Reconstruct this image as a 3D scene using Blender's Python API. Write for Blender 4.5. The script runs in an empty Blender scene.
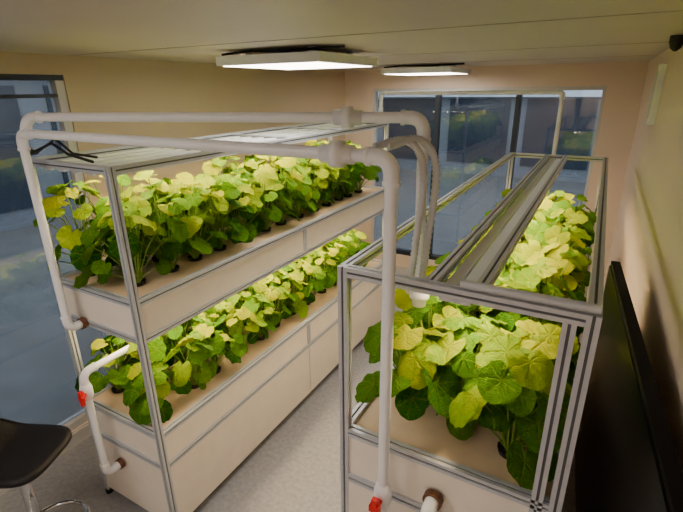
import bpy, math, random
from mathutils import Vector, Matrix
random.seed(7)
scn = bpy.context.scene
V = Vector

# ------------------------------------------------------------------ materials
def srgb(r, g, b):
    def f(c):
        c /= 255.0
        return c/12.92 if c <= 0.04045 else ((c+0.055)/1.055)**2.4
    return (f(r), f(g), f(b), 1.0)

def mat(name, col, rough=0.5, metal=0.0, nscale=0, namt=0.0, bump=0.0, emis=None, estr=0.0, spec=None):
    m = bpy.data.materials.new(name); m.use_nodes = True
    nt = m.node_tree; b = nt.nodes["Principled BSDF"]
    b.inputs["Base Color"].default_value = col
    b.inputs["Roughness"].default_value = rough
    b.inputs["Metallic"].default_value = metal
    if spec is not None: b.inputs["Specular IOR Level"].default_value = spec
    if emis:
        b.inputs["Emission Color"].default_value = emis
        b.inputs["Emission Strength"].default_value = estr
    if nscale:
        tc = nt.nodes.new("ShaderNodeTexCoord"); n = nt.nodes.new("ShaderNodeTexNoise")
        n.inputs["Scale"].default_value = nscale; n.inputs["Detail"].default_value = 6
        nt.links.new(tc.outputs["Object"], n.inputs["Vector"])
        if namt:
            r = nt.nodes.new("ShaderNodeValToRGB")
            r.color_ramp.elements[0].position = 0.3; r.color_ramp.elements[1].position = 0.7
            r.color_ramp.elements[0].color = tuple(c*(1-namt) for c in col[:3])+(1,)
            r.color_ramp.elements[1].color = tuple(min(1, c*(1+namt)) for c in col[:3])+(1,)
            nt.links.new(n.outputs["Fac"], r.inputs["Fac"]); nt.links.new(r.outputs["Color"], b.inputs["Base Color"])
        if bump:
            bp = nt.nodes.new("ShaderNodeBump"); bp.inputs["Strength"].default_value = bump
            bp.inputs["Distance"].default_value = 0.01
            nt.links.new(n.outputs["Fac"], bp.inputs["Height"]); nt.links.new(bp.outputs["Normal"], b.inputs["Normal"])
    return m

M = {}
M['alu'] = mat("aluminium", srgb(200,203,210), 0.42, 0.35, 60, 0.04)
M['aludark'] = mat("aluminium_slot", srgb(92,95,100), 0.5, 0.3, 60, 0.05)
M['panel'] = mat("cream_panel", srgb(240,230,216), 0.35, 0, 12, 0.03)
M['board'] = mat("bed_board", srgb(220,192,158), 0.5, 0, 18, 0.05)
M['pvc'] = mat("white_pvc", srgb(244,245,250), 0.3, 0, 20, 0.02)
M['hose'] = mat("grey_hose", srgb(214,216,220), 0.45, 0, 20, 0.03)
M['red'] = mat("red_handle", srgb(210,10,12), 0.35, 0, 30, 0.05)
M['brown'] = mat("brass_grommet", srgb(110,72,45), 0.45, 0.3, 40, 0.1)
M['black'] = mat("black_plastic", srgb(18,17,17), 0.5, 0, 50, 0.1)
M['leather'] = mat("black_leather", srgb(20,17,16), 0.5, 0, 160, 0.1, 0.25, spec=.3)
M['screen'] = mat("tv_screen", srgb(12,12,14), 0.3, 0, 5, 0.05)
M['tvback'] = mat("tv_casing", srgb(17,15,15), 0.7, 0, 90, 0.1, 0.1, spec=.15)
M['chrome'] = mat("chrome", srgb(205,205,208), 0.12, 1.0, 30, 0.02)
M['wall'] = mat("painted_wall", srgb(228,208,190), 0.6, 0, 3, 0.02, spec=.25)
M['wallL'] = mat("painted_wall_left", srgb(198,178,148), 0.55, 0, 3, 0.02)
M['ceil'] = mat("ceiling_panel", srgb(202,192,182), 0.42, 0, 2.5, 0.03)
M['seam'] = mat("ceiling_seam", srgb(182,172,162), 0.5, 0, 8, 0.03)
M['frame'] = mat("window_frame", srgb(200,198,196), 0.4, 0, 15, 0.03)
M['darkframe'] = mat("dark_window_frame", srgb(40,46,54), 0.4, 0.2, 15, 0.05)
M['fix'] = mat("fixture_white", srgb(236,240,248), 0.4, 0, 15, 0.02)
M['led'] = mat("grow_led", (1,0.8,0.5,1), 0.5, emis=(1.0,0.75,0.44,1), estr=44.0)
M['led2'] = mat("grow_led_strong", (1,0.8,0.5,1), 0.5, emis=(1.0,0.75,0.44,1), estr=85.0)
M['panelled'] = mat("ceiling_led", (0.9,0.9,0.9,1), 0.5, emis=(1.0,0.92,0.83,1), estr=13.0)
M['pot'] = mat("black_net_pot", srgb(22,18,16), 0.6, 0, 80, 0.2)
M['soil'] = mat("grow_medium", srgb(45,30,20), 0.9, 0, 120, 0.4, 0.5)
M['pave'] = mat("paving", srgb(112,112,112), 0.8, 0, 3, 0.15, 0.2)
M['bldg'] = mat("facade", srgb(128,132,138), 0.7, 0, 2, 0.12)
M['bldgw'] = mat("facade_white", srgb(222,230,240), 0.6, 0, 2, 0.05)
M['bldgd'] = mat("facade_glass", srgb(58,66,78), 0.15, 0, 2, 0.1)

def floor_mat():
    m = bpy.data.materials.new("speckled_floor"); m.use_nodes = True
    nt = m.node_tree; b = nt.nodes["Principled BSDF"]; b.inputs["Roughness"].default_value = 0.42
    tc = nt.nodes.new("ShaderNodeTexCoord")
    n1 = nt.nodes.new("ShaderNodeTexNoise"); n1.inputs["Scale"].default_value = 40; n1.inputs["Detail"].default_value = 8
    n2 = nt.nodes.new("ShaderNodeTexVoronoi"); n2.inputs["Scale"].default_value = 90
    r1 = nt.nodes.new("ShaderNodeValToRGB")
    r1.color_ramp.elements[0].position = .3; r1.color_ramp.elements[1].position = .72
    r1.color_ramp.elements[0].color = srgb(148,147,149); r1.color_ramp.elements[1].color = srgb(172,171,173)
    r2 = nt.nodes.new("ShaderNodeValToRGB")
    r2.color_ramp.elements[0].position = .08; r2.color_ramp.elements[1].position = .22
    r2.color_ramp.elements[0].color = (.6,.6,.6,1); r2.color_ramp.elements[1].color = (1,1,1,1)
    mx = nt.nodes.new("ShaderNodeMix"); mx.data_type='RGBA'; mx.blend_type='MULTIPLY'; mx.inputs[0].default_value=.1
    for n in (n1,n2): nt.links.new(tc.outputs["Object"], n.inputs["Vector"])
    nt.links.new(n1.outputs["Fac"], r1.inputs[0]); nt.links.new(n2.outputs["Distance"], r2.inputs[0])
    nt.links.new(r1.outputs[0], mx.inputs[6]); nt.links.new(r2.outputs[0], mx.inputs[7])
    nt.links.new(mx.outputs[2], b.inputs["Base Color"])
    return m
M['floor'] = floor_mat()

def glass_mat(name, tint, refl=1.0):
    m = bpy.data.materials.new(name); m.use_nodes = True
    nt = m.node_tree; nt.nodes.clear()
    o = nt.nodes.new("ShaderNodeOutputMaterial"); mix = nt.nodes.new("ShaderNodeMixShader")
    t = nt.nodes.new("ShaderNodeBsdfTransparent"); g = nt.nodes.new("ShaderNodeBsdfGlossy")
    t.inputs[0].default_value = tint; g.inputs["Roughness"].default_value = 0.02
    fr = nt.nodes.new("ShaderNodeFresnel"); fr.inputs[0].default_value = 1.5
    ml = nt.nodes.new("ShaderNodeMath"); ml.operation='MULTIPLY_ADD'; ml.inputs[1].default_value = refl; ml.inputs[2].default_value = 0.03; ml.use_clamp=True
    nt.links.new(fr.outputs[0], ml.inputs[0]); nt.links.new(ml.outputs[0], mix.inputs[0])
    nt.links.new(t.outputs[0], mix.inputs[1]); nt.links.new(g.outputs[0], mix.inputs[2]); nt.links.new(mix.outputs[0], o.inputs[0])
    return m
M['glass'] = glass_mat("window_glass", (0.66,0.70,0.74,1), 1.0)

def leaf_mat():
    m = bpy.data.materials.new("leaf"); m.use_nodes = True
    nt = m.node_tree; nt.nodes.clear(); L = nt.links.new
    def N(t, **k):
        n = nt.nodes.new(t)
        for a, v in k.items(): setattr(n, a, v)
        return n
    o = N("ShaderNodeOutputMaterial"); at = N("ShaderNodeAttribute", attribute_name="leafuv")
    sp = N("ShaderNodeSeparateXYZ"); L(at.outputs["Vector"], sp.inputs[0])
    tc = N("ShaderNodeTexCoord"); no = N("ShaderNodeTexNoise"); no.inputs["Scale"].default_value = 70; L(tc.outputs["Object"], no.inputs["Vector"])
    ang0 = N("ShaderNodeMath", operation='ARCTAN2'); L(sp.outputs[1], ang0.inputs[0]); L(sp.outputs[0], ang0.inputs[1])
    ang = N("ShaderNodeMath", operation='MULTIPLY_ADD'); L(no.outputs["Fac"], ang.inputs[0]); ang.inputs[1].default_value=.5; L(ang0.outputs[0], ang.inputs[2])
    pp = N("ShaderNodeMath", operation='PINGPONG'); L(ang.outputs[0], pp.inputs[0]); pp.inputs[1].default_value = 0.42
    x2 = N("ShaderNodeMath", operation='MULTIPLY'); L(sp.outputs[0], x2.inputs[0]); L(sp.outputs[0], x2.inputs[1])
    y2 = N("ShaderNodeMath", operation='MULTIPLY_ADD'); L(sp.outputs[1], y2.inputs[0]); L(sp.outputs[1], y2.inputs[1]); L(x2.outputs[0], y2.inputs[2])
    ln = N("ShaderNodeMath", operation='SQRT'); L(y2.outputs[0], ln.inputs[0])
    w = N("ShaderNodeMath", operation='MULTIPLY'); L(pp.outputs[0], w.inputs[0]); L(ln.outputs[0], w.inputs[1])
    vr = N("ShaderNodeMapRange"); L(w.outputs[0], vr.inputs[0]); vr.inputs[1].default_value = 0.0; vr.inputs[2].default_value = 0.06
    vr.inputs[3].default_value = 1.0; vr.inputs[4].default_value = 0.0
    vo = N("ShaderNodeTexVoronoi", feature='DISTANCE_TO_EDGE'); vo.inputs["Scale"].default_value = 95; L(tc.outputs["Object"], vo.inputs["Vector"])
    vo2 = N("ShaderNodeMapRange"); L(vo.outputs["Distance"], vo2.inputs[0]); vo2.inputs[2].default_value=.12; vo2.inputs[3].default_value=1; vo2.inputs[4].default_value=0
    cr = N("ShaderNodeValToRGB"); e = cr.color_ramp.elements
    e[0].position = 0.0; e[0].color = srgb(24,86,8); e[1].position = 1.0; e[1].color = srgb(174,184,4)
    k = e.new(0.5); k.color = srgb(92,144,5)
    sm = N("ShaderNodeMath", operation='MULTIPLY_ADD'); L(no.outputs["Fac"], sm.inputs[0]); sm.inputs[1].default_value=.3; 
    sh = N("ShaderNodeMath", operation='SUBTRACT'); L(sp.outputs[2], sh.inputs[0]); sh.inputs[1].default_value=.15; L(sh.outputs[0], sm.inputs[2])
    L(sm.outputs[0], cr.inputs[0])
    vm = N("ShaderNodeMath", operation='MULTIPLY'); L(vr.outputs[0], vm.inputs[0]); vm.inputs[1].default_value = 0.14
    vm2 = N("ShaderNodeMath", operation='MULTIPLY_ADD'); L(vo2.outputs[0], vm2.inputs[0]); vm2.inputs[1].default_value=.08; L(vm.outputs[0], vm2.inputs[2])
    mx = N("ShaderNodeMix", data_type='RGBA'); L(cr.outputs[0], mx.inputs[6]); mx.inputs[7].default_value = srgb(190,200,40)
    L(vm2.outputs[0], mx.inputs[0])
    sub = N("ShaderNodeMath", operation='SUBTRACT'); L(no.outputs["Fac"], sub.inputs[0])
    vs_ = N("ShaderNodeMath", operation='MULTIPLY_ADD'); L(vo2.outputs[0], vs_.inputs[0]); vs_.inputs[1].default_value=.35; L(vr.outputs[0], vs_.inputs[2]); L(vs_.outputs[0], sub.inputs[1])
    bp = N("ShaderNodeBump"); bp.inputs["Strength"].default_value = 0.9; bp.inputs["Distance"].default_value = 0.006; L(sub.outputs[0], bp.inputs["Height"])
    p = N("ShaderNodeBsdfPrincipled"); p.inputs["Roughness"].default_value = 0.6; p.inputs["Specular IOR Level"].default_value=.08; L(mx.outputs[2], p.inputs["Base Color"]); L(bp.outputs[0], p.inputs["Normal"])
    tr = N("ShaderNodeBsdfTranslucent"); L(mx.outputs[2], tr.inputs[0])
    ms = N("ShaderNodeMixShader"); ms.inputs[0].default_value = 0.28
    L(p.outputs[0], ms.inputs[1]); L(tr.outputs[0], ms.inputs[2]); L(ms.outputs[0], o.inputs[0])
    return m
M['leaf'] = leaf_mat()
M['stem'] = mat("petiole", srgb(120,150,50), 0.5, 0, 30, 0.1)

# ------------------------------------------------------------------ mesh builder
class MB:
    def __init__(s): s.v=[]; s.f=[]; s.m=[]; s.sm=[]; s.mats=[]; s.attr=None
    def mi(s, k):
        if k not in s.mats: s.mats.append(k)
        return s.mats.index(k)
    def add(s, vs, fs, k, smooth=False):
        o = len(s.v); s.v.extend([tuple(p) for p in vs]); i = s.mi(k)
        for f in fs: s.f.append([o+a for a in f]); s.m.append(i); s.sm.append(smooth)
    def box(s, a, b, k):
        x0,y0,z0 = a; x1,y1,z1 = b
        vs = [(x0,y0,z0),(x1,y0,z0),(x1,y1,z0),(x0,y1,z0),(x0,y0,z1),(x1,y0,z1),(x1,y1,z1),(x0,y1,z1)]
        s.add(vs, [(0,3,2,1),(4,5,6,7),(0,1,5,4),(1,2,6,5),(2,3,7,6),(3,0,4,7)], k)
    def obox(s, mtx, size, k):
        hx,hy,hz = [q/2 for q in size]
        vs = [mtx @ V(p) for p in [(-hx,-hy,-hz),(hx,-hy,-hz),(hx,hy,-hz),(-hx,hy,-hz),(-hx,-hy,hz),(hx,-hy,hz),(hx,hy,hz),(-hx,hy,hz)]]
        s.add(vs, [(0,3,2,1),(4,5,6,7),(0,1,5,4),(1,2,6,5),(2,3,7,6),(3,0,4,7)], k)
    def tube(s, pts, r, k, seg=16, caps=True, closed=False):
        pts = [V(p) for p in pts]; n = len(pts)
        rs = r if isinstance(r, (list,tuple)) else [r]*n
        def tan(i):
            if closed: return (pts[(i+1)%n]-pts[(i-1)%n]).normalized()
            if i == 0: return (pts[1]-pts[0]).normalized()
            if i == n-1: return (pts[-1]-pts[-2]).normalized()
            d = (pts[i+1]-pts[i]).normalized()+(pts[i]-pts[i-1]).normalized()
            return d.normalized() if d.length > 1e-6 else (pts[i]-pts[i-1]).normalized()
        t = tan(0)
        if t.length < .5: t = (pts[-1]-pts[0]).normalized()
        u = t.orthogonal().normalized(); vs = []
        for i in range(n):
            t2 = tan(i)
            if t2.length < .5: t2 = t
            q = t.rotation_difference(t2); u = (q @ u).normalized(); u = (u - t2*u.dot(t2)).normalized(); t = t2
            w = t.cross(u)
            for j in range(seg):
                a = 2*math.pi*j/seg; vs.append(pts[i]+(u*math.cos(a)+w*math.sin(a))*rs[i])
        fs = []
        for i in range(n if closed else n-1):
            i2 = (i+1) % n
            for j in range(seg):
                j2 = (j+1)%seg; fs.append((i*seg+j, i*seg+j2, i2*seg+j2, i2*seg+j))
        s.add(vs, fs, k, True)
        if caps and not closed:
            s.add(vs[:seg], [tuple(range(seg))[::-1]], k); s.add(vs[-seg:], [tuple(range(seg))], k)
    def cyl(s, p0, p1, r, k, seg=20): s.tube([p0,p1], r, k, seg)
    def profile(s, p0, p1, w, k='alu'):
        """extruded T-slot aluminium profile"""
        p0=V(p0); p1=V(p1); d=(p1-p0).normalized()
        ref = V((0,0,1)) if abs(d.z)<0.9 else V((1,0,0))
        u = ref.cross(d).normalized(); v = d.cross(u)
        h=w/2; g=w*0.12; dp=w*0.14
        q=[(-h,-h),(-g,-h),(-g,-h+dp),(g,-h+dp),(g,-h),(h,-h),(h,-g),(h-dp,-g),(h-dp,g),(h,g),(h,h),(g,h),(g,h-dp),(-g,h-dp),(-g,h),(-h,h),(-h,g),(-h+dp,g),(-h+dp,-g),(-h,-g)]
        n=len(q); vs=[p0+u*a+v*b for a,b in q]+[p1+u*a+v*b for a,b in q]
        fs=[]; fd=[]
        for i in range(n):
            j=(i+1)%n
            (fd if i in (2,7,12,17) else fs).append((i,j,n+j,n+i))
        fs.append(tuple(range(n))[::-1]); fs.append(tuple(range(n,2*n)))
        o=len(s.v); s.v.extend([tuple(p) for p in vs])
        for f in fs: s.f.append([o+a for a in f]); s.m.append(s.mi(k)); s.sm.append(False)
        for f in fd: s.f.append([o+a for a in f]); s.m.append(s.mi('aludark')); s.sm.append(False)
    def pipe(s, pts, r, k='pvc', bend=0.045, collars=True):
        """PVC pipe with elbow fittings at the corners"""
        pts=[V(p) for p in pts]; path=[pts[0]]
        for i in range(1,len(pts)-1):
            a,b,c=pts[i-1],pts[i],pts[i+1]; d0=(b-a).normalized(); d1=(c-b).normalized()
            e0=b-d0*bend; e1=b+d1*bend; arc=[]
            for j in range(9):
                t=j/8; arc.append(e0*(1-t)**2+b*2*t*(1-t)+e1*t*t)
            path+=arc
            if collars:
                s.tube([e0-d0*r*0.9]+arc+[e1+d1*r*0.9], r*1.2, k, 20)
                s.tube([e0-d0*r*1.3, e0-d0*r*0.7], r*1.34, k, 20); s.tube([e1+d1*r*0.7, e1+d1*r*1.3], r*1.34, k, 20)
        path.append(pts[-1]); s.tube(path, r, k, 20)
    def obj(s, name, parent=None, loc=None):
        me=bpy.data.meshes.new(name); me.from_pydata(s.v, [], s.f)
        for k in s.mats: me.materials.append(M[k])
        me.polygons.foreach_set("material_index", s.m); me.polygons.foreach_set("use_smooth", s.sm)
        if s.attr is not None:
            a=me.attributes.new("leafuv",'FLOAT_VECTOR','POINT'); flat=[]
            for q in s.attr: flat.extend(q)
            a.data.foreach_set("vector", flat)
        me.update(); ob=bpy.data.objects.new(name, me); bpy.context.collection.objects.link(ob)
        if parent: ob.parent=parent
        return ob

def empty(name, loc=(0,0,0)):
    e=bpy.data.objects.new(name,None); e.empty_display_size=.1; bpy.context.collection.objects.link(e); return e

# ------------------------------------------------------------------ room
XL,XR,YB,YF,ZC = -2.72,0.25,4.95,-1.6,2.385
b=MB(); b.box((XL-.1,YF-.1,-.1),(XR+.1,YB+.1,0),'floor'); b.obj("floor")
b=MB(); b.box((XL-.1,YF-.1,ZC),(XR+.1,YB+.1,ZC+.1),'ceil')
b.obj("ceiling")
b=MB()
for y in (-.6,.55,1.7,2.85,4.0): b.box((XL,y-.007,ZC-.002),(XR,y+.007,ZC+.001),'seam')
b.obj("trim_1")
b=MB(); b.box((XR,YF-.1,0),(XR+.1,YB+.1,ZC),'wall'); b.obj("wall_right")
b=MB(); b.box((XL,YF-.1,0),(XR,YF,ZC),'wall'); b.obj("wall_front")
# left wall with glazing at its near part
WY0,WY1,WZ0,WZ1=-1.2,1.64,0.1,2.28
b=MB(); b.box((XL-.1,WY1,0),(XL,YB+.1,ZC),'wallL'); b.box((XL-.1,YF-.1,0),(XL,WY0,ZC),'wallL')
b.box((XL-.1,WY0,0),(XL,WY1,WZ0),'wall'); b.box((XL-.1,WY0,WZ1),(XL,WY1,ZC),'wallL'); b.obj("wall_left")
# back wall with glazing
BX0,BX1,BZ0,BZ1=-2.36,-0.03,0.25,2.19
b=MB(); b.box((XL,YB,0),(BX0,YB+.1,ZC),'wall'); b.box((BX1,YB,0),(XR,YB+.1,ZC),'wall')
b.box((BX0,YB,0),(BX1,YB+.1,BZ0),'wall'); b.box((BX0,YB,BZ1),(BX1,YB+.1,ZC),'wall'); b.obj("wall_back")
# windows
w=empty("window_1")
b=MB(); b.box((XL-.055,WY0+.03,WZ0+.03),(XL-.047,WY1-.03,WZ1-.03),'glass'); b.obj("glass",w)
b=MB(); x0,x1=XL-.085,XL-.01
b.box((x0,WY0,WZ0),(x1,WY1,WZ0+.05),'frame'); b.box((x0,WY0,WZ1-.03),(x1,WY1,WZ1),'darkframe')
for y in (WY0,-.3,.62): b.box((x0,y,WZ0+.05),(x1,y+.05,WZ1-.03),'darkframe')
b.box((x0,WY1-.05,WZ0+.05),(x1,WY1,WZ1-.03),'frame')
b.box((x0,WY0+.05,2.16),(x1,WY1-.05,2.18),'darkframe')
b.obj("frame",w)
w=empty("window_2")
b=MB(); b.box((BX0+.03,YB+.047,BZ0+.03),(BX1-.03,YB+.055,BZ1-.03),'glass'); b.obj("glass",w)
b=MB(); y0,y1=YB+.01,YB+.085
b.box((BX0,y0,BZ0),(BX1,y1,BZ0+.05),'darkframe'); b.box((BX0,y0,BZ1-.035),(BX1,y1,BZ1),'frame')
for x in (BX0,BX1-.03): b.box((x,y0,BZ0+.05),(x+.03,y1,BZ1-.035),'frame')
for x in (-1.62,-.80): b.box((x,y0,BZ0+.05),(x+.05,y1,BZ1-.035),'darkframe')
b.obj("frame",w)
# trims
b=MB(); b.box((XL+.001,YF,0.001),(XL+.02,YB,.09),'frame'); b.obj("baseboard_left")
b=MB(); b.box((XL+.03,YB-.018,0.001),(XR-.03,YB-.001,.09),'frame'); b.obj("baseboard_back")
b=MB(); b.box((XR-.018,YF,0.001),(XR-.001,YB-.02,.09),'frame'); b.obj("baseboard_right")

# ------------------------------------------------------------------ hydroponic racks
P=.03
def bed(b, x0,x1,y0,y1,zlip,zbot,ym):
    """growing trough: cream side panels in aluminium rails, board on top"""
    h=P/2
    for z in (zlip-h, zbot+h):
        b.profile((x0+h,y0+P,z),(x0+h,y1-P,z),P); b.profile((x1-h,y0+P,z),(x1-h,y1-P,z),P)
        b.profile((x0+P,y0+h,z),(x1-P,y0+h,z),P); b.profile((x0+P,y1-h,z),(x1-P,y1-h,z),P)
    t=.006
    b.box((x1-.018,y0+P,zbot+P),(x1-.010,ym-h,zlip-P),'panel'); b.box((x1-.018,ym+h,zbot+P),(x1-.010,y1-P,zlip-P),'panel')
    b.profile((x1-h,ym,zbot+P),(x1-h,ym,zlip-P),P)
    b.box((x0+.010,y0+P,zbot+P),(x0+.018,y1-P,zlip-P),'panel')
    b.box((x0+P,y0+.010,zbot+P),(x1-P,y0+.018,zlip-P),'panel'); b.box((x0+P,y1-.018,zbot+P),(x1-P,y1-.010,zlip-P),'panel')
    b.box((x0+.02,y0+.02,zbot+.012),(x1-.02,y1-.02,zbot+.02),'panel')
    b.box((x0+.02,y0+.02,zlip-.03),(x1-.02,y1-.02,zlip-.012),'board')

def led_bars(b, xs, y0, y1, z, w=.045, led='led'):
    for x in xs:
        b.box((x-w/2,y0,z),(x+w/2,y1,z+.022),'fix')
        b.box((x-w/2,y0,z-.012),(x-w/2+.003,y1,z),'fix'); b.box((x+w/2-.003,y0,z-.012),(x+w/2,y1,z),'fix')
        b.box((x-w/2+.004,y0+.02,z-.004),(x+w/2-.004,y1-.02,z),led)
        b.box((x-w/2-.003,y0-.010,z-.013),(x+w/2+.003,y0,z+.024),'hose')

def frame_top(b,x0,x1,y0,y1,ztop):
    h=P/2
    for x,y in ((x0+h,y0+h),(x1-h,y0+h),(x0+h,y1-h),(x1-h,y1-h)):
        b.profile((x,y,.03),(x,y,ztop),P); b.cyl((x,y,0),(x,y,.03),.02,'black')
    z=ztop-h
    b.profile((x0+h,y0+P,z),(x0+h,y1-P,z),P); b.profile((x1-h,y0+P,z),(x1-h,y1-P,z),P)
    b.profile((x0+P,y0+h,z),(x1-P,y0+h,z),P); b.profile((x0+P,y1-h,z),(x1-P,y1-h,z),P)

LX0,LX1,LY0,LY1,LT=-2.19,-1.60,1.06,3.69,1.92
r1=empty("hydroponic_rack")
b=MB(); frame_top(b,LX0,LX1,LY0,LY1,LT); ym=2.36
bed(b,LX0,LX1,LY0,LY1,1.357,1.15,ym); bed(b,LX0,LX1,LY0,LY1,.655,.44,ym)
for y in (1.72,2.36,3.02): b.profile((LX0+P,y,LT-P/2),(LX1-P,y,LT-P/2),.02)
b.obj("frame",r1)
b=MB()
b.box((LX1-.02,LY0+P,.05),(LX1-.008,ym-.004,.44),'panel'); b.box((LX1-.02,ym+.004,.05),(LX1-.008,LY1-P,.44),'panel')
b.box((LX0+.008,LY0+P,.05),(LX0+.02,LY1-P,.44),'panel')
b.box((LX0+P,LY0+.008,.05),(LX1-P,LY0+.02,.44),'panel'); b.box((LX0+P,LY1-.02,.05),(LX1-P,LY1-.008,.44),'panel')
b.obj("base_panels",r1)
b=MB(); led_bars(b,[-2.10,-2.0,-1.9,-1.8,-1.70],LY0+.06,LY1-.06,1.882,.034); led_bars(b,[-2.06,-1.9,-1.73],LY0+.06,LY1-.06,1.126,.05)
b.obj("led_grow_lights",r1)

RX0,RX1,RY0,RY1,RT=-0.60,0.065,1.04,3.75,1.715
r2=empty("hydroponic_rack")
b=MB(); frame_top(b,RX0,RX1,RY0,RY1,RT)
bed(b,RX0,RX1,RY0,RY1,1.15,.93,2.4)
b.profile((RX0+.06+P,RY0+.015,.80),(RX1-P,RY0+.015,.80),P)
for x in (-.332,-.208): b.profile((x,RY0+P,RT-P/2),(x,RY1-P,RT-P/2),P)
b.profile((RX1-.06,RY0+.015,.03),(RX1-.06,RY0+.015,RT-P),.03)
b.obj("frame",r2)
b=MB()
b.box((RX1-.02,RY0+P,.05),(RX1-.008,RY1-P,.93),'panel'); b.box((RX0+.008,RY0+P,.05),(RX0+.02,RY1-P,.93),'panel')
b.box((RX0+P,RY0+.002,.05),(RX1-P,RY0+.008,.93),'panel'); b.box((RX0+P,RY1-.02,.05),(RX1-P,RY1-.008,.93),'panel')
b.obj("base_panels",r2)
b=MB(); led_bars(b,[-.291,-.249],RY0+.05,RY1-.05,RT-.045,.034,'led2')
b.obj("led_grow_lights",r2)

# corrugated hose lying on the front rail of the right rack
b=MB(); pts=[]; rs=[]
n=120
for i in range(n):
    t=i/(n-1); pts.append((-.25+.31*t, RY0+.012, RT+.014)); rs.append(.013 if i%2 else .009)
b.tube(pts,rs,'hose',12); b.obj("corrugated_hose")

# ------------------------------------------------------------------ plants
def plant_bed(name, spots, z, hmul=1.0, size=.055, nleaf=(13,19), seed=1, lim=None):
    rnd=random.Random(seed); b=MB(); b.attr=[]
    SEG=28
    def pad(): 
        while len(b.attr)<len(b.v): b.attr.append((.3,.2,.4))
    for (px,py) in spots:
        # net pot
        b.tube([(px,py,z-.011),(px,py,z+.014),(px,py,z+.018)],[.032,.038,.039],'pot',14,caps=False)
        b.tube([(px,py,z+.006),(px,py,z+.010)],[.035,.035],'soil',14); pad()
        nl=rnd.randint(*nleaf); a0=rnd.random()*6.28; vig=rnd.uniform(.78,1.18)
        for i in range(nl):
            u=(i+.5)/nl; az=a0+i*2.4+rnd.uniform(-.5,.5)
            reach=(.03+.14*(1-u)**.7*rnd.uniform(.7,1.25))*vig
            hh=(.06+.21*u**.8+rnd.uniform(-.035,.04))*hmul*vig
            out=V((math.cos(az),math.sin(az),0)); base=V((px,py,z+.01))+out*.010
            att=V((px,py,z+.01))+out*reach+V((0,0,hh))
            if lim:
                att.x=min(max(att.x,lim[0]),lim[1]-rnd.uniform(0,.03)); att.y=min(max(att.y,lim[2]),lim[3])
            mid=base*.5+att*.5+V((0,0,.2*hh))-out*reach*.15
            pts=[base*(1-t)**2+mid*2*t*(1-t)+att*t*t for t in (0,.25,.5,.75,1)]
            b.tube(pts,[.0036,.0032,.0028,.0025,.002],'stem',5,caps=False); pad()
            tilt=rnd.uniform(-.05,.7)+(1-u)*.5; twist=rnd.uniform(-.6,.6)
            tdir=(out*math.cos(tilt)-V((0,0,1))*math.sin(tilt)); nrm=(out*math.sin(tilt)+V((0,0,1))*math.cos(tilt))
            side=nrm.cross(tdir); 
            side2=side*math.cos(twist)+nrm*math.sin(twist); nrm=nrm*math.cos(twist)-side*math.sin(twist); side=side2
            S=size*rnd.uniform(.58,1.25)*(1.08-.25*u); ph=rnd.uniform(0,6.28); ph2=rnd.uniform(0,6.28); kk=rnd.choice([2,3,4]); rip=rnd.uniform(.04,.13); rip2=rnd.uniform(.03,.09); cup=rnd.uniform(-.42,.08)
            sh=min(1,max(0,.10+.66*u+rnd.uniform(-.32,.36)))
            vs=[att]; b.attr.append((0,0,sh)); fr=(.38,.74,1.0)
            ed=[1+(.015 if j%2 else -.015)+rnd.uniform(-.025,.025) for j in range(SEG)]
            fold=rnd.uniform(.05,.30); asp=rnd.uniform(.80,1.0)
            for f in fr:
                for j in range(SEG):
                    th=-math.pi+2*math.pi*(j+.0)/SEG
                    d=math.pi-abs(th)
                    rr=(1.0+.16*math.cos(th))*(1-.62*math.exp(-(d/.28)**2))
                    if f==1.0: rr*=ed[j]
                    rr*=f
                    x=rr*math.cos(th); y=rr*math.sin(th)*asp
                    zz=cup*f*f+rip*math.sin(kk*th+ph)*f*f+rip2*math.sin(9*th+ph2)*f*f*f+fold*abs(math.sin(th))*f+rnd.uniform(-.02,.02)*f
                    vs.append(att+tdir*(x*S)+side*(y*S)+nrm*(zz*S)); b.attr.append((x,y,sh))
            fs=[(0,1+j,1+(j+1)%SEG) for j in range(SEG)]
            for k in range(2):
                for j in range(SEG):
                    a=1+k*SEG+j; c=1+k*SEG+(j+1)%SEG; fs.append((a,a+SEG,c+SEG,c))
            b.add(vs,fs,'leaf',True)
    return b.obj(name)

def grid(xs,y0,y1,dy,seed,jx=.014,jy=.025,skip=0):
    rnd=random.Random(seed); out=[]
    for k,x in enumerate(xs):
        y=y0+(dy*.5 if k%2 else 0)
        while y<y1:
            if rnd.random()>=skip: out.append((x+rnd.uniform(-jx,jx),y+rnd.uniform(-jy,jy)))
            y+=dy
    return out
plant_bed("leafy_green_plants",grid([-2.09,-1.94,-1.775],1.20,3.58,.19,3),1.345,1.34,.064,(17,24),seed=11,lim=(-2.25,-1.665,1.03,3.66))
plant_bed("leafy_green_plants",grid([-2.09,-1.94,-1.775],1.22,3.58,.20,4),.643,1.2,.062,(15,21),seed=12,lim=(-2.2,-1.665,1.10,3.66))
plant_bed("leafy_green_plants",grid([-.45,-.29],1.26,3.62,.185,5)+grid([-.10],1.20,3.62,.175,6),1.138,1.06,.071,(17,24),seed=14,lim=(-.54,.015,1.12,3.7))

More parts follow.
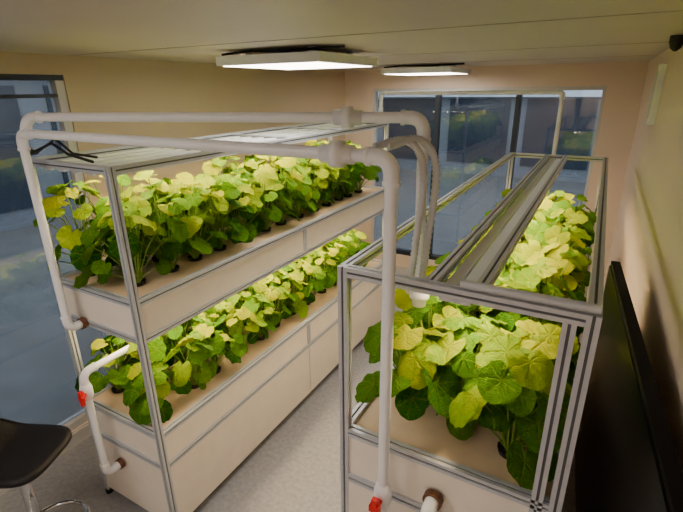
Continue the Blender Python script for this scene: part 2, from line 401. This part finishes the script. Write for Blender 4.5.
# ------------------------------------------------------------------ plumbing
b=MB(); R=.0165
b.pipe([(-1.99,1.055,1.17),(-1.99,.98,1.17),(-1.99,.98,2.04),(-.415,.98,2.04),(-.415,.98,.62),(-.415,1.035,.62)],R)
b.pipe([(-1.96,.985,2.04),(-1.955,1.0,2.10),(-.455,1.30,2.11),(-.445,1.30,1.52)],R)
def union(p,d,r=R):
    p=V(p); d=V(d).normalized()
    b.tube([p-d*.045,p-d*.044,p-d*.016,p-d*.015,p+d*.015,p+d*.016,p+d*.044,p+d*.045],[r,r*1.4,r*1.4,r*2.0,r*2.0,r*1.4,r*1.4,r],'pvc',20)
union((-.56,.98,2.04),(1,0,0)); union((-.68,1.255,2.109),(1.5,.3,0))
union((-.44,1.30,1.56),(0,0,1))
b.cyl((-1.99,1.035,1.17),(-1.99,1.058,1.17),.028,'brown')
def valve(b,p,out=(0,-1,0)):
    p=V(p); o=V(out)
    b.tube([p-V((0,0,.045)),p-V((0,0,.04)),p-V((0,0,.02)),p+V((0,0,.02)),p+V((0,0,.04)),p+V((0,0,.045))],[R,R*1.35,R*1.7,R*1.7,R*1.35,R],'pvc',20)
    b.cyl(p+o*.02,p+o*.055,.011,'red'); m=Matrix.Translation(p+o*.058)
    b.obox(m,(.018,.016,.075),'red'); b.obox(m,(.034,.014,.022),'red')
valve(b,(-.415,.98,1.01))
b.obj("pvc_supply_pipe")
b=MB()
b.pipe([(-1.95,1.40,.95),(-1.95,.97,.95),(-1.95,.97,.34),(-1.95,1.055,.34)],R)
valve(b,(-1.95,.97,.85),(.6,-.8,0)); b.cyl((-1.95,1.035,.34),(-1.95,1.058,.34),.028,'brown')
b.obj("pvc_drain_pipe")
b=MB(); b.pipe([(-.27,1.038,1.02),(-.27,.965,1.02),(-.27,.965,.55)],.018); b.cyl((-.27,1.016,1.02),(-.27,1.038,1.02),.03,'brown'); b.obj("pvc_drain_pipe")
# hoses from the supply pipe
b=MB()
for k,(dx,dy) in enumerate(((0,0),(.025,.03))):
    c=[V((-.50+dx,1.06+dy,2.05)),V((-.44+dx,1.14+dy,2.06)),V((-.40+dx,1.16+dy,1.98)),V((-.42+dx,1.18+dy,1.76)),V((-.44+dx,1.2+dy,1.60))]
    pts=[]
    for i in range(len(c)-1):
        p0=c[max(i-1,0)];p1=c[i];p2=c[i+1];p3=c[min(i+2,len(c)-1)]
        for j in range(24):
            t=j/24; pts.append(.5*((2*p1)+(p2-p0)*t+(2*p0-5*p1+4*p2-p3)*t*t+(3*p1-p0-3*p2+p3)*t**3))
    b.tube(pts,[.0115 if i%2 else .009 for i in range(len(pts))],'hose',10)
b.obj("flexible_hose")
# rear pipe frame
b=MB(); b.pipe([(-1.73,3.76,1.92),(-1.73,3.80,1.98),(-1.73,3.80,2.15),(-.295,3.80,2.15),(-.295,3.80,1.70)],.015,bend=.03); b.obj("pvc_return_pipe")
# cable
b=MB(); c=[(-2.17,1.10,1.935),(-2.12,1.02,1.98),(-2.05,1.03,1.95),(-1.9,1.04,2.0),(-1.82,1.05,1.96),(-1.70,1.07,1.935)]
b.tube(c,.006,'black',8); b.tube([(x,y+.02,z+.015*(i%2)) for i,(x,y,z) in enumerate(c)],.005,'black',8); b.obj("power_cable")

# ------------------------------------------------------------------ ceiling lights and added fill panels
for (x,y) in ((-1.52,2.26),(-1.50,4.3),(-1.5,-.1),(-.5,-1.1)):  # last two are unseen panels behind the camera, added as fill light
    e=empty("ceiling_panel_light")
    b=MB(); s=.32; zt=ZC; zb=ZC-.075
    b.box((x-s,y-s,zb),(x+s,y+s,zb+.045),'fix')
    b.box((x-s+.025,y-s+.025,zb-.003),(x+s-.025,y+s-.025,zb),'panelled')
    for dx in (-.2,.2):
        for dy in (-.2,.2): b.cyl((x+dx,y+dy,zb+.045),(x+dx,y+dy,zt),.02,'fix')
    b.obj("housing",e)
    b=MB(); b.tube([(x-.3,y-s+.03,zt-.02),(x-.1,y-s+.02,zt-.012),(x+.1,y-s+.04,zt-.018),(x+.4,y-s+.1,zt-.008)],.006,'black',8); b.obj("cable",e)

# ------------------------------------------------------------------ bar stool
sx,sy,sz=-1.98,.64,.74
e=empty("bar_stool")
b=MB(); n=16; top=[]; m=Matrix.Translation((sx,sy,sz))@Matrix.Rotation(math.radians(25),4,'Z')
def seatp(u,v,lo):
    a=math.atan2(v,u); r=max(abs(u),abs(v))
    k=(abs(math.cos(a))**4+abs(math.sin(a))**4)**-.25
    x=r*k*math.cos(a)*.19; y=r*k*math.sin(a)*.17
    z=.10*max(0,(-u-.35))**1.6+.02*r*r
    z+= (-.045*(1-.3*r**6) if lo else -.012*r**8)
    return m@V((x,y,z))
vs=[];fs=[]
for lo in (0,1):
    for i in range(n+1):
        for j in range(n+1): vs.append(seatp(-1+2*i/n,-1+2*j/n,lo))
N1=(n+1)**2
for i in range(n):
    for j in range(n):
        a=i*(n+1)+j; q=(a,a+n+1,a+n+2,a+1); fs.append(q); fs.append(tuple(x+N1 for x in q[::-1]))
ring=[(i,0) for i in range(n)]+[(n,j) for j in range(n)]+[(n-i,n) for i in range(n)]+[(0,n-j) for j in range(n)]
for k in range(len(ring)):
    a=ring[k];c=ring[(k+1)%len(ring)]; A=a[0]*(n+1)+a[1]; C=c[0]*(n+1)+c[1]; fs.append((A,A+N1,C+N1,C))
b.add(vs,fs,'leather',True); b.obj("seat",e)
b=MB(); b.tube([(sx,sy,sz-.05),(sx,sy,sz-.09),(sx,sy,sz-.10)],[.07,.05,.028],'black',20)
b.cyl((sx,sy,.03),(sx,sy,sz-.09),.024,'chrome'); b.tube([(sx,sy,0),(sx,sy,.012),(sx,sy,.03),(sx,sy,.06)],[.20,.20,.08,.03],'chrome',32)
c0=V((sx+.10,sy+.03,.34)); b.tube([c0+V((math.cos(a*math.pi/12)*.13,math.sin(a*math.pi/12)*.13,0)) for a in range(24)],.010,'chrome',10,closed=True)
b.cyl((sx,sy,.31),(sx,sy,.37),.034,'chrome'); b.obj("stand",e)

# ------------------------------------------------------------------ television on the right wall
e=empty("wall_mounted_television")
A=V((.225,.55,0)); B=V((.125,1.95,0)); d=(B-A); L=d.length; ang=math.atan2(d.y,d.x)
zc=1.55-.42
mt=Matrix.Translation((A+B)/2+V((0,0,zc)))@Matrix.Rotation(ang,4,'Z')
b=MB(); b.obox(mt,(L,.03,.84),'tvback'); b.obox(mt@Matrix.Translation((0,.017,0)),(L-.03,.006,.81),'screen')
b.obj("display",e)
b=MB(); b.obox(Matrix.Translation((.222,1.25,zc)),(.05,.3,.3),'black'); b.obj("bracket",e)

# small items on the right wall
b=MB(); b.box((XR-.035,3.18,1.98),(XR-.001,3.26,2.3),'fix'); b.box((XR-.045,3.2,2.02),(XR-.035,3.24,2.26),'hose'); b.obj("wall_conduit_box")
b=MB(); b.cyl((XR-.04,2.5,ZC-.001),(XR-.04,2.5,ZC-.03),.028,'black'); b.tube([(XR-.04,2.5,ZC-.03),(XR-.04,2.5,ZC-.05),(XR-.04,2.5,ZC-.062)],[.026,.02,.006],'black',20); b.obj("security_camera")

# ------------------------------------------------------------------ outside
b=MB(); b.box((-30,-20,-.25),(XL-.12,30,-.12),'pave'); b.box((XL-.12,YB+.12,-.25),(20,30,-.12),'pave'); b.obj("outdoor_paving")
b=MB(); b.box((-12,-12,-.12),(-9,14,7),'bldg')
for y in range(-11,13,2): 
    for z in (0.2,3.0): b.box((-9.02,y,z),(-8.97,y+1.5,z+2.1),'bldgd')
b.box((-9.1,-12,2.5),(-8.8,14,2.8),'bldgw'); b.obj("neighbouring_building")
b=MB(); b.box((-8,13,-.12),(8,16,6),'bldg'); b.box((-8,12.8,1.95),(8,13,2.25),'bldgw')
for x in range(-8,8,2): b.box((x+.2,12.97,.2),(x+1.8,13.02,1.9),'bldgd')
b.obj("neighbouring_building")

# ------------------------------------------------------------------ world and camera
wd=bpy.data.worlds.new("overcast_sky"); scn.world=wd; wd.use_nodes=True
nt=wd.node_tree; bg=nt.nodes["Background"]; bg.inputs[0].default_value=(.82,.89,.96,1); bg.inputs[1].default_value=3.2

cam=bpy.data.cameras.new("camera"); co=bpy.data.objects.new("camera",cam); bpy.context.collection.objects.link(co)
cam.sensor_width=36; cam.lens=36*452/683; cam.clip_start=.02; cam.clip_end=100
yaw=math.radians(29.4); pit=math.radians(20.3); rho=.011
Fh=V((-math.sin(yaw),math.cos(yaw),0)); Rt=V((math.cos(yaw),math.sin(yaw),0)); Z=V((0,0,1))
F=Fh*math.cos(pit)-Z*math.sin(pit); U=Fh*math.sin(pit)+Z*math.cos(pit)
r_=Rt*math.cos(rho)-U*math.sin(rho); u_=Rt*math.sin(rho)+U*math.cos(rho)
mm=Matrix((r_,u_,-F)).transposed().to_4x4(); mm.translation=V((0,0,2.19)); co.matrix_world=mm
scn.camera=co
